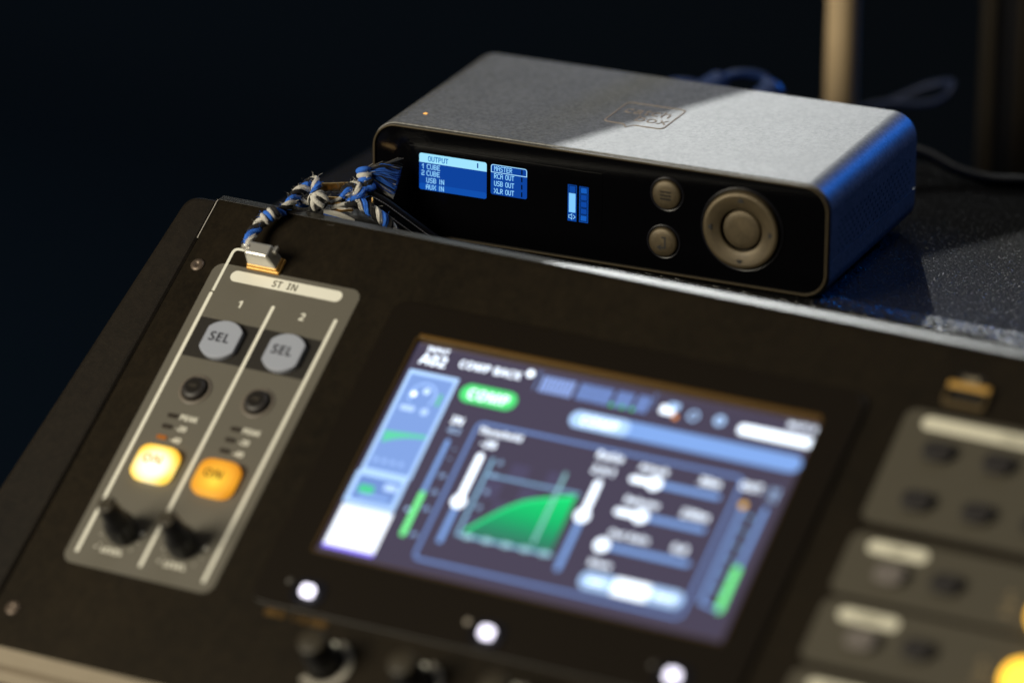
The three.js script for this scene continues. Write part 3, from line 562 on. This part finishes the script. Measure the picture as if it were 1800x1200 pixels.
// ---------------------------------------------------------------- braided lanyard, clasp, leather strap
const yarnBump = noiseTexture(128, [[3, 1], [8, 0.6]], 0.25);
const Y = {
  blue: std([0.035, 0.2, 0.88], 0.75, 0, { bumpMap: yarnBump, bumpScale: 0.0002 }),
  white: std([0.76, 0.73, 0.67], 0.8, 0, { bumpMap: yarnBump, bumpScale: 0.0002 }),
  black: std([0.012, 0.011, 0.012], 0.8, 0, { bumpMap: yarnBump, bumpScale: 0.0002 }),
};
const lan = thing('braided_lanyard', 'blue, white and black braided cord lanyard with knots and a frayed blue tassel', 'lanyard', [-0.065, 0.02, -0.045]);
const lp = (p) => mmV(p).sub(lan.position);
const fuzz = { blue: [], white: [], black: [] };
function braid(pts, turns, spread = 0.0011, r = 0.00105, phase = 0, flat = 0.7) {
  const c = curve(pts.map(lp)), n = 90, fr = c.computeFrenetFrames(n, false);
  ['blue', 'white', 'black'].forEach((k, i) => {
    const out = [];
    for (let j = 0; j <= n; j++) {
      const t = j / n, a = phase + turns * 2 * Math.PI * t + i * 2 * Math.PI / 3;
      out.push(c.getPointAt(t).addScaledVector(fr.normals[j], spread * Math.cos(a)).addScaledVector(fr.binormals[j], spread * flat * Math.sin(a)));
    }
    const g = tube(out, r, 150, 20), P = g.attributes.position, cc = new THREE.CatmullRomCurve3(out), len = cc.getLength();
    for (let a = 0; a <= 150; a++) { const o = cc.getPointAt(a / 150); for (let b = 0; b <= 20; b++) { const q = a * 21 + b, v = V(P.getX(q), P.getY(q), P.getZ(q)).sub(o).multiplyScalar(1 + 0.13 * Math.cos(5 * b / 20 * 2 * Math.PI + len * 1500 * a / 150) + 0.05 * Math.sin(a * 1.7 + i)).add(o); P.setXYZ(q, v.x, v.y, v.z); } }
    g.computeVertexNormals();
    for (let a = 0; a < 40; a++) { const o = cc.getPointAt(rnd()), d = V(rnd() - 0.5, rnd() - 0.2, rnd() - 0.5).normalize(); fuzz[k].push(tube([o.clone().addScaledVector(d, r * 0.8), o.clone().addScaledVector(d, r * 1.4).add(V(0.0006 * (rnd() - 0.5), 0.0005 * rnd(), 0.0006 * (rnd() - 0.5))), o.clone().addScaledVector(d, r * (1.6 + 1.4 * rnd())).add(V(0.0016 * (rnd() - 0.5), 0, 0.0016 * (rnd() - 0.5)))], 0.000035 + 0.00003 * rnd(), 5, 4)); }
    part('braid_strand', g, Y[k], lan);
  });
}
function wrapKnot(p, r, axis, colours, tubeR = 0.001) {
  const q = new THREE.Quaternion().setFromUnitVectors(V(0, 0, 1), V(...axis).normalize());
  colours.forEach((k, i) => {
    const g = new THREE.TorusGeometry(r, tubeR, 10, 28);
    const tilt = new THREE.Quaternion().setFromEuler(new THREE.Euler(0.35 * (rnd() - 0.5), 0.35 * (rnd() - 0.5), 0));
    g.applyQuaternion(tilt).translate(0, 0, (i - (colours.length - 1) / 2) * tubeR * 1.75).applyQuaternion(q);
    const c = lp(p); g.translate(c.x, c.y, c.z); part('knot_wrap', g, Y[k], lan);
  });
}
braid([[-73.4, 12.4, -18.1], [-75.6, 14.3, -15.2], [-77.2, 17.6, -14.3], [-78.2, 20.2, -17.2], [-77.8, 22.2, -21.2], [-76.8, 24.2, -24.6], [-75.7, 25.4, -27]], 2.2, 0.0012, 0.00095, 0.4);
braid([[-75.7, 25.4, -26.6], [-74.2, 25.2, -30.9], [-73.6, 26.2, -35.5], [-74.4, 27.9, -40.4], [-74.0, 29.2, -44.6], [-72.8, 29.6, -47.6]], 2.2, 0.0013, 0.00095, 2.0);
braid([[-73.9, 28.2, -47.2], [-73.9, 30.3, -49.3], [-72.4, 31.1, -51.2], [-69.7, 30.0, -48.2], [-68.8, 27.8, -45.0], [-71.0, 25.7, -44.0], [-74.6, 25.0, -43.4]], 2.0, 0.001, 0.001, 1.1);
wrapKnot([-75.3, 25.6, -25.4], 0.0017, [0.5, 0.5, -0.7], ['white', 'blue', 'white', 'black'], 0.00085);
// the round dark knot
{
  const c = lp([-65.3, 27.4, -42.2]);
  const bg = new THREE.IcosahedronGeometry(0.0034, 4), q = bg.attributes.position;
  for (let i = 0; i < q.count; i++) { const v = V(q.getX(i), q.getY(i), q.getZ(i)), k = 1 + 0.07 * Math.sin(v.x * 2600) * Math.sin(v.y * 2100 + 1) + 0.05 * Math.sin(v.z * 3300); q.setXYZ(i, v.x * k, v.y * k, v.z * k); }
  bg.computeVertexNormals(); bg.translate(c.x, c.y, c.z); part('knot_core', bg, Y.black, lan, 'round dark knot');
  for (const [e, k] of [[[0.4, 0.3, 0], 'white'], [[1.1, -0.5, 0.3], 'white'], [[-0.5, 1.0, 0.6], 'black'], [[0.2, 1.4, 0.2], 'white']]) {
    const g = new THREE.TorusGeometry(0.0031, 0.0010, 8, 26, 4.2).applyQuaternion(new THREE.Quaternion().setFromEuler(new THREE.Euler(...e))); g.translate(c.x, c.y, c.z); part('knot_wrap', g, Y[k], lan);
  }
}
braid([[-58.3, 27.6, -48.6], [-59.2, 30.0, -52.2], [-57.3, 30.7, -54.6], [-54.8, 29.2, -53.0], [-55.0, 26.9, -50.4], [-57.2, 25.0, -47.9]], 1.6, 0.0012, 0.00098, 0.6);
braid([[-56.4, 26.6, -49.9], [-52.5, 25.2, -52.0], [-49.4, 23.2, -53.0], [-46.8, 21.4, -53.9], [-44.8, 19.2, -55.2], [-43.6, 16.3, -56.1], [-43.4, 12.8, -57.0]], 2.6, 0.0013, 0.00102, 0.2);
braid([[-56.8, 27.2, -52.4], [-54.6, 29.0, -55.4], [-54.2, 31.0, -58.6], [-55.4, 32.6, -60.0], [-56.6, 34.0, -61.1]], 1.4, 0.0012, 0.001, 0.9);
wrapKnot([-56.4, 32.4, -59.6], 0.0018, [-0.35, 0.85, -0.3], ['white', 'blue', 'white', 'blue'], 0.00105);
wrapKnot([-54.2, 29.4, -58.4], 0.0016, [0.3, 0.9, -0.2], ['black', 'blue'], 0.0011);
// frayed tassel, a brush of loose fibres in three colours
{
  const strands = { blue: [], white: [], black: [] };
  const root = V(-56.2, 34.0, -61.6), tips = [V(-48.6, 34.4, -72.5), V(-48.4, 24.6, -66.6)];
  for (let i = 0; i < 230; i++) {
    const a = rnd(), b = rnd() - 0.5, e = tips[0].clone().lerp(tips[1], a).add(V(b * 1.5, (rnd() - 0.5) * 1.2, b * 4.5 + (rnd() - 0.5)));
    const k = a > 0.86 ? 'white' : a < 0.06 ? 'black' : rnd() < 0.72 ? 'blue' : rnd() < 0.7 ? 'black' : 'white';
    const s = root.clone().add(V((rnd() - 0.5) * 2.2, (a - 0.5) * -2.5, (rnd() - 0.5) * 2.4));
    const m1 = s.clone().lerp(e, 0.4).add(V(0.9 - a * 0.6, 1.8 - a * 2.4 + (rnd() - 0.5), b * 1.4)), m2 = s.clone().lerp(e, 0.8).add(V(0.4, 0.7 - a + (rnd() - 0.5) * 0.6, b));
    strands[k].push(tube([s, m1, m2, e].map((v) => lp([v.x, v.y, v.z])), 0.00012 + 0.00018 * rnd(), 10, 5));
  }
  for (const k in strands) part('tassel_fibres', mergeGeometries(strands[k]), Y[k], lan).userData.kind = 'stuff';
  const loose = [];
  for (const d of [0, 0.5, 1.1]) loose.push(tube([[-56.5, 34.2, -61.2], [-54.3, 35.6 + d * 0.4, -62.6], [-51.8, 36.2 + d * 0.3, -67.6], [-48.8 - d, 36.7 + d * 0.5, -74.2 + d * 1.6]].map(lp), 0.00022, 20, 6));
  loose.push(tube([[-57, 34, -61], [-56.5, 35.6, -61.5], [-54.8, 37.2, -62.8]].map(lp), 0.00018, 12, 6), tube([[-56.5, 34, -61], [-55.2, 36, -62.5], [-52.6, 37.4, -66]].map(lp), 0.00015, 12, 6));
  // hairs all along the cord
  for (let i = 0; i < 60; i++) { const p = [-76 + 26 * rnd(), 25 + 8 * rnd(), -26 - 34 * rnd()]; if (p[0] < -70 && p[2] < -50) continue; loose.push(tube([p, [p[0] + 2 * (rnd() - 0.5), p[1] + 1.2 * rnd(), p[2] + 2 * (rnd() - 0.5)], [p[0] + 4 * (rnd() - 0.5), p[1] + 2 * rnd(), p[2] + 4 * (rnd() - 0.5)]].map(lp), 0.00005, 6, 4)); }
  part('loose_fibres', mergeGeometries(loose), std([0.16, 0.15, 0.14], 0.9), lan).userData.kind = 'stuff';
  for (const k in fuzz) part('cord_fuzz', mergeGeometries(fuzz[k]), Y[k], lan).userData.kind = 'stuff';
  // flat ribbon ends
  const ribbon = (pts, w, k) => { const c = curve(pts.map(lp)), n = 20, P = [], I = []; for (let i = 0; i <= n; i++) { const p = c.getPointAt(i / n), wd = w * (0.75 + 0.25 * Math.sin(i)); P.push(p.x, p.y + wd, p.z - wd * 0.5, p.x + 0.0004, p.y - wd, p.z + wd * 0.5); if (i < n) I.push(2 * i, 2 * i + 1, 2 * i + 2, 2 * i + 1, 2 * i + 3, 2 * i + 2); } const g = new THREE.BufferGeometry(); g.setAttribute('position', new THREE.Float32BufferAttribute(P, 3)); g.setIndex(I); g.computeVertexNormals(); part('loose_strand', g, Y[k], lan); };
  for (let i = 0; i < 7; i++) { const d = i * 0.45; part('loose_strand', tube([[-63.2, 24.2 - d * 0.6, -42.2], [-60.2, 23.8 - d, -44.0], [-57.4, 22.9 - d, -45.4], [-53.6, 20.6 - d * 0.8, -47.4]].map(lp), 0.00042, 24, 8), i > 3 ? Y.blue : Y.white, lan); }
  for (const [a, b, c, k] of [[[-62.4, 26.2, -45.6], [-60, 27.6, -47.4], [-57.8, 30.2, -51.6], 'white'], [[-62, 24.6, -44.6], [-58.8, 25.8, -46.4], [-56, 26.6, -48.6], 'white'], [[-60.8, 25.6, -45.4], [-58.2, 24.4, -46.6], [-55.2, 23.6, -48.2], 'white'], [[-61.2, 26.8, -46.4], [-58.6, 26.2, -47.6], [-56.6, 25.4, -48.6], 'black']]) part('loose_strand', tube([a, b, c].map(lp), 0.0007, 20, 8), Y[k], lan);
}
{
  const org = V(-0.062, 0.02, -0.049);
  const kr = thing('key_clasp', 'small brass clasp frame held in the braided lanyard beside the receiver', 'clasp', org.toArray());
  const L = (p) => mmV(p).sub(org);
  const barG = (a, b, w, t) => { const A = L(a), B = L(b), g = new RoundedBoxGeometry(A.distanceTo(B), w, t, 3, Math.min(w, t) * 0.3); g.applyQuaternion(new THREE.Quaternion().setFromUnitVectors(V(1, 0, 0), B.clone().sub(A).normalize())); const m = A.add(B).multiplyScalar(0.5); return g.translate(m.x, m.y, m.z); };
  part('frame_bar', barG([-71.0, 29.2, -50.2], [-60.8, 29.6, -56.0], 0.0030, 0.0014), M.brass, kr);
  part('frame_bar', barG([-60.8, 29.4, -56.0], [-56.0, 28.6, -52.0], 0.0016, 0.0012), M.brass, kr);
  part('frame_bar', barG([-64.6, 27.6, -46.4], [-59.6, 27.4, -48.6], 0.0009, 0.0009), M.brass, kr);
  part('frame_bar', barG([-63.4, 26.0, -45.2], [-58.8, 26.4, -47.0], 0.0009, 0.0009), M.brass, kr);
  part('frame_bar', barG([-61.6, 23.6, -44.4], [-54.4, 24.2, -48.0], 0.0008, 0.0012), M.brass, kr);
  part('frame_post', barG([-50.1, 27.8, -54.4], [-49.7, 24.6, -53.6], 0.0009, 0.0009), M.brass, kr);
  const bead = part('rivet', new THREE.SphereGeometry(0.0012, 18, 12), std([0.5, 0.48, 0.8], 0.25, 0.8), kr); bead.position.copy(L([-60.0, 29.6, -52.4]));
}
{
  const org = V(-0.045, 0.0042, -0.064);
  const ls = thing('leather_strap', 'flat black leather strap with pale stitching lying against the receiver front', 'strap', org.toArray());
  const pts = [[-57.4, 27.4, -55.4], [-53.6, 26.0, -57.2], [-49.4, 22.8, -60.4], [-44.6, 17.8, -64.2], [-39.8, 12.8, -68.0], [-35.5, 8.6, -71.0], [-31.5, 6.0, -72.6]];
  const c = curve(pts.map((p) => mmV(p).sub(org))), n = 40, w = 0.0032, t = 0.0011, across = V(0.24, 0.61, -0.53).normalize();
  const P = [], I = [];
  for (let i = 0; i <= n; i++) {
    const p = c.getPointAt(i / n), tg = c.getTangentAt(i / n), a = across.clone().addScaledVector(tg, -across.dot(tg)).normalize(), nn = V().crossVectors(tg, a).normalize();
    for (let k = 0; k < 12; k++) { const th = k / 12 * 2 * Math.PI; const q = p.clone().addScaledVector(a, w * Math.sign(Math.cos(th)) * Math.abs(Math.cos(th)) ** 0.5).addScaledVector(nn, t * Math.sign(Math.sin(th)) * Math.abs(Math.sin(th)) ** 0.5); P.push(q.x, q.y, q.z); }
    if (i < n) for (let k = 0; k < 12; k++) { const a0 = i * 12 + k, a1 = i * 12 + (k + 1) % 12; I.push(a0, a1, a0 + 12, a1, a1 + 12, a0 + 12); }
  }
  const g = new THREE.BufferGeometry(); g.setAttribute('position', new THREE.Float32BufferAttribute(P, 3)); g.setIndex(I); g.computeVertexNormals();
  part('strap_band', g, std([0.011, 0.010, 0.011], 0.5), ls);
  const st = [];
  for (const off of [-0.55, 0.3]) for (let i = 3; i < n - 3; i++) {
    const f = (tt) => { const p = c.getPointAt(tt), tg = c.getTangentAt(tt), a = across.clone().addScaledVector(tg, -across.dot(tg)).normalize(), nn = V().crossVectors(tg, a).normalize(); if (nn.z + nn.x < 0) nn.negate(); return p.addScaledVector(a, w * off).addScaledVector(nn, t * 1.05); };
    st.push(tube([f(i / n), f((i + 0.4) / n), f((i + 0.78) / n)], 0.0002, 4, 5));
  }
  part('stitching', mergeGeometries(st), std([0.5, 0.48, 0.48], 0.8), ls).userData.kind = 'stuff';
}

// ---------------------------------------------------------------- behind the console: stand, case, cables
{
  const p = thing('stand_pole', 'blurred tan metal pole standing upright behind the receiver', 'pole', [0.0184, -1.4, -0.3006]);
  const t = part('pole_tube', new THREE.CylinderGeometry(0.0062, 0.0062, 1.49, 32).translate(0, 0.745, 0), std([0.46, 0.34, 0.2], 0.55), p);
  part('pole_collar', lathe([[0.0062, 0], [0.0085, 0.001], [0.0085, 0.03], [0.0062, 0.031]]).rotateX(-Math.PI / 2).translate(0, 1.33, 0), std([0.04, 0.035, 0.03], 0.5), p);
  part('pole_foot', new THREE.CylinderGeometry(0.02, 0.16, 0.03, 48).translate(0, 0.015, 0), std([0.02, 0.02, 0.02], 0.5), p);
}
{
  const p = thing('equipment_case', 'dark glossy equipment case standing behind the console at the right', 'equipment case', [0.115, -1.4, -0.43]);
  const m = part('case_body', new RoundedBoxGeometry(0.16, 1.455, 0.12, 6, 0.012).translate(0.02, 0.7275, 0), std([0.008, 0.008, 0.010], 0.32), p);
  m.rotation.y = -0.25;
  const e = part('reflection_strip', new RoundedBoxGeometry(0.006, 1.44, 0.004, 3, 0.0018).translate(-0.0575, 0.735, 0.0605), std([0.032, 0.023, 0.012], 0.5, 0.2), p); e.rotation.y = -0.25;  // brown reflection in the glossy case, painted as a strip
  const e2 = part('reflection_strip', new RoundedBoxGeometry(0.004, 1.44, 0.004, 3, 0.0016).translate(-0.040, 0.735, 0.0605), std([0.03, 0.02, 0.009], 0.5, 0.2), p); e2.rotation.y = -0.25;  // second reflection on the case, painted the same way
}
{
  const jack = std([0.022, 0.055, 0.2], 0.45, 0), org = V(0, 0.02, -0.236);  // blue stage light on plugs and leads, put into their colour
  const pc = thing('plug_cable', 'pair of dark cable plugs joined by an arched lead behind the receiver', 'cable', org.toArray());
  const L = (p) => mmV(p).sub(org);
  const plug = (a, b, r) => { const A = L(a), B = L(b), g = new THREE.CapsuleGeometry(r, A.distanceTo(B), 6, 20); g.applyQuaternion(new THREE.Quaternion().setFromUnitVectors(V(0, 1, 0), B.clone().sub(A).normalize())); const m = A.add(B).multiplyScalar(0.5); part('plug', g.translate(m.x, m.y, m.z), jack, pc); };
  plug([-5, 24.5, -208], [1.2, 29.5, -226], 0.0048); plug([15, 21, -216], [19.2, 26, -236], 0.0050);
  part('lead', tube([[0.5, 29.5, -225], [4.4, 32.4, -229], [9.6, 32.2, -236], [14.4, 30.2, -240], [18.4, 27, -238]].map(L), 0.0018, 40, 12), jack, pc);
  part('lead', tube([[-22, 20, -212], [-14, 30.2, -216], [-9, 31.0, -218], [-3, 29.8, -221]].map(L), 0.0016, 30, 12), jack, pc);
}
{
  const org = V(0.05, -0.02, -0.29), L = (p) => mmV(p).sub(org);
  const c = thing('looped_cable', 'thin dark cable looping out behind the right end of the receiver', 'cable', org.toArray());
  part('cord', tube([[26, 4, -270], [36, 9.6, -279], [42.5, 11.7, -283.7], [49.2, 12.2, -287.5], [56.0, 11.8, -291.1], [62.1, 12.9, -294.9], [65.5, 15.8, -298.0], [66.7, 19.1, -300.1], [61.3, 18.1, -302.8], [53.8, 15.1, -303.5], [45.7, 10.5, -303.2], [37.5, 5.0, -302.9], [30, -8, -303], [28, -40, -303], [30, -140, -300]].map(L), 0.0013, 120, 12), std([0.012, 0.022, 0.07], 0.5), c);  // cord colour includes the blue stage light falling on it
}
{
  const org = V(0.1, 0.0042, -0.23), L = (p) => mmV(p).sub(org);
  const c = thing('black_cable', 'black cable lying slack across the rear edge of the textured shelf', 'cable', org.toArray());
  part('cord', tube([[60, 16, -224], [72, 14.5, -233], [84, 12.5, -237], [97, 8.5, -236.5], [110, 6.6, -238], [122, 6.6, -242], [150, 6.6, -246], [200, 6.6, -240]].map(L), 0.0023, 100, 14), std([0.012, 0.012, 0.014], 0.4), c);
}

renderer.render(scene, camera);
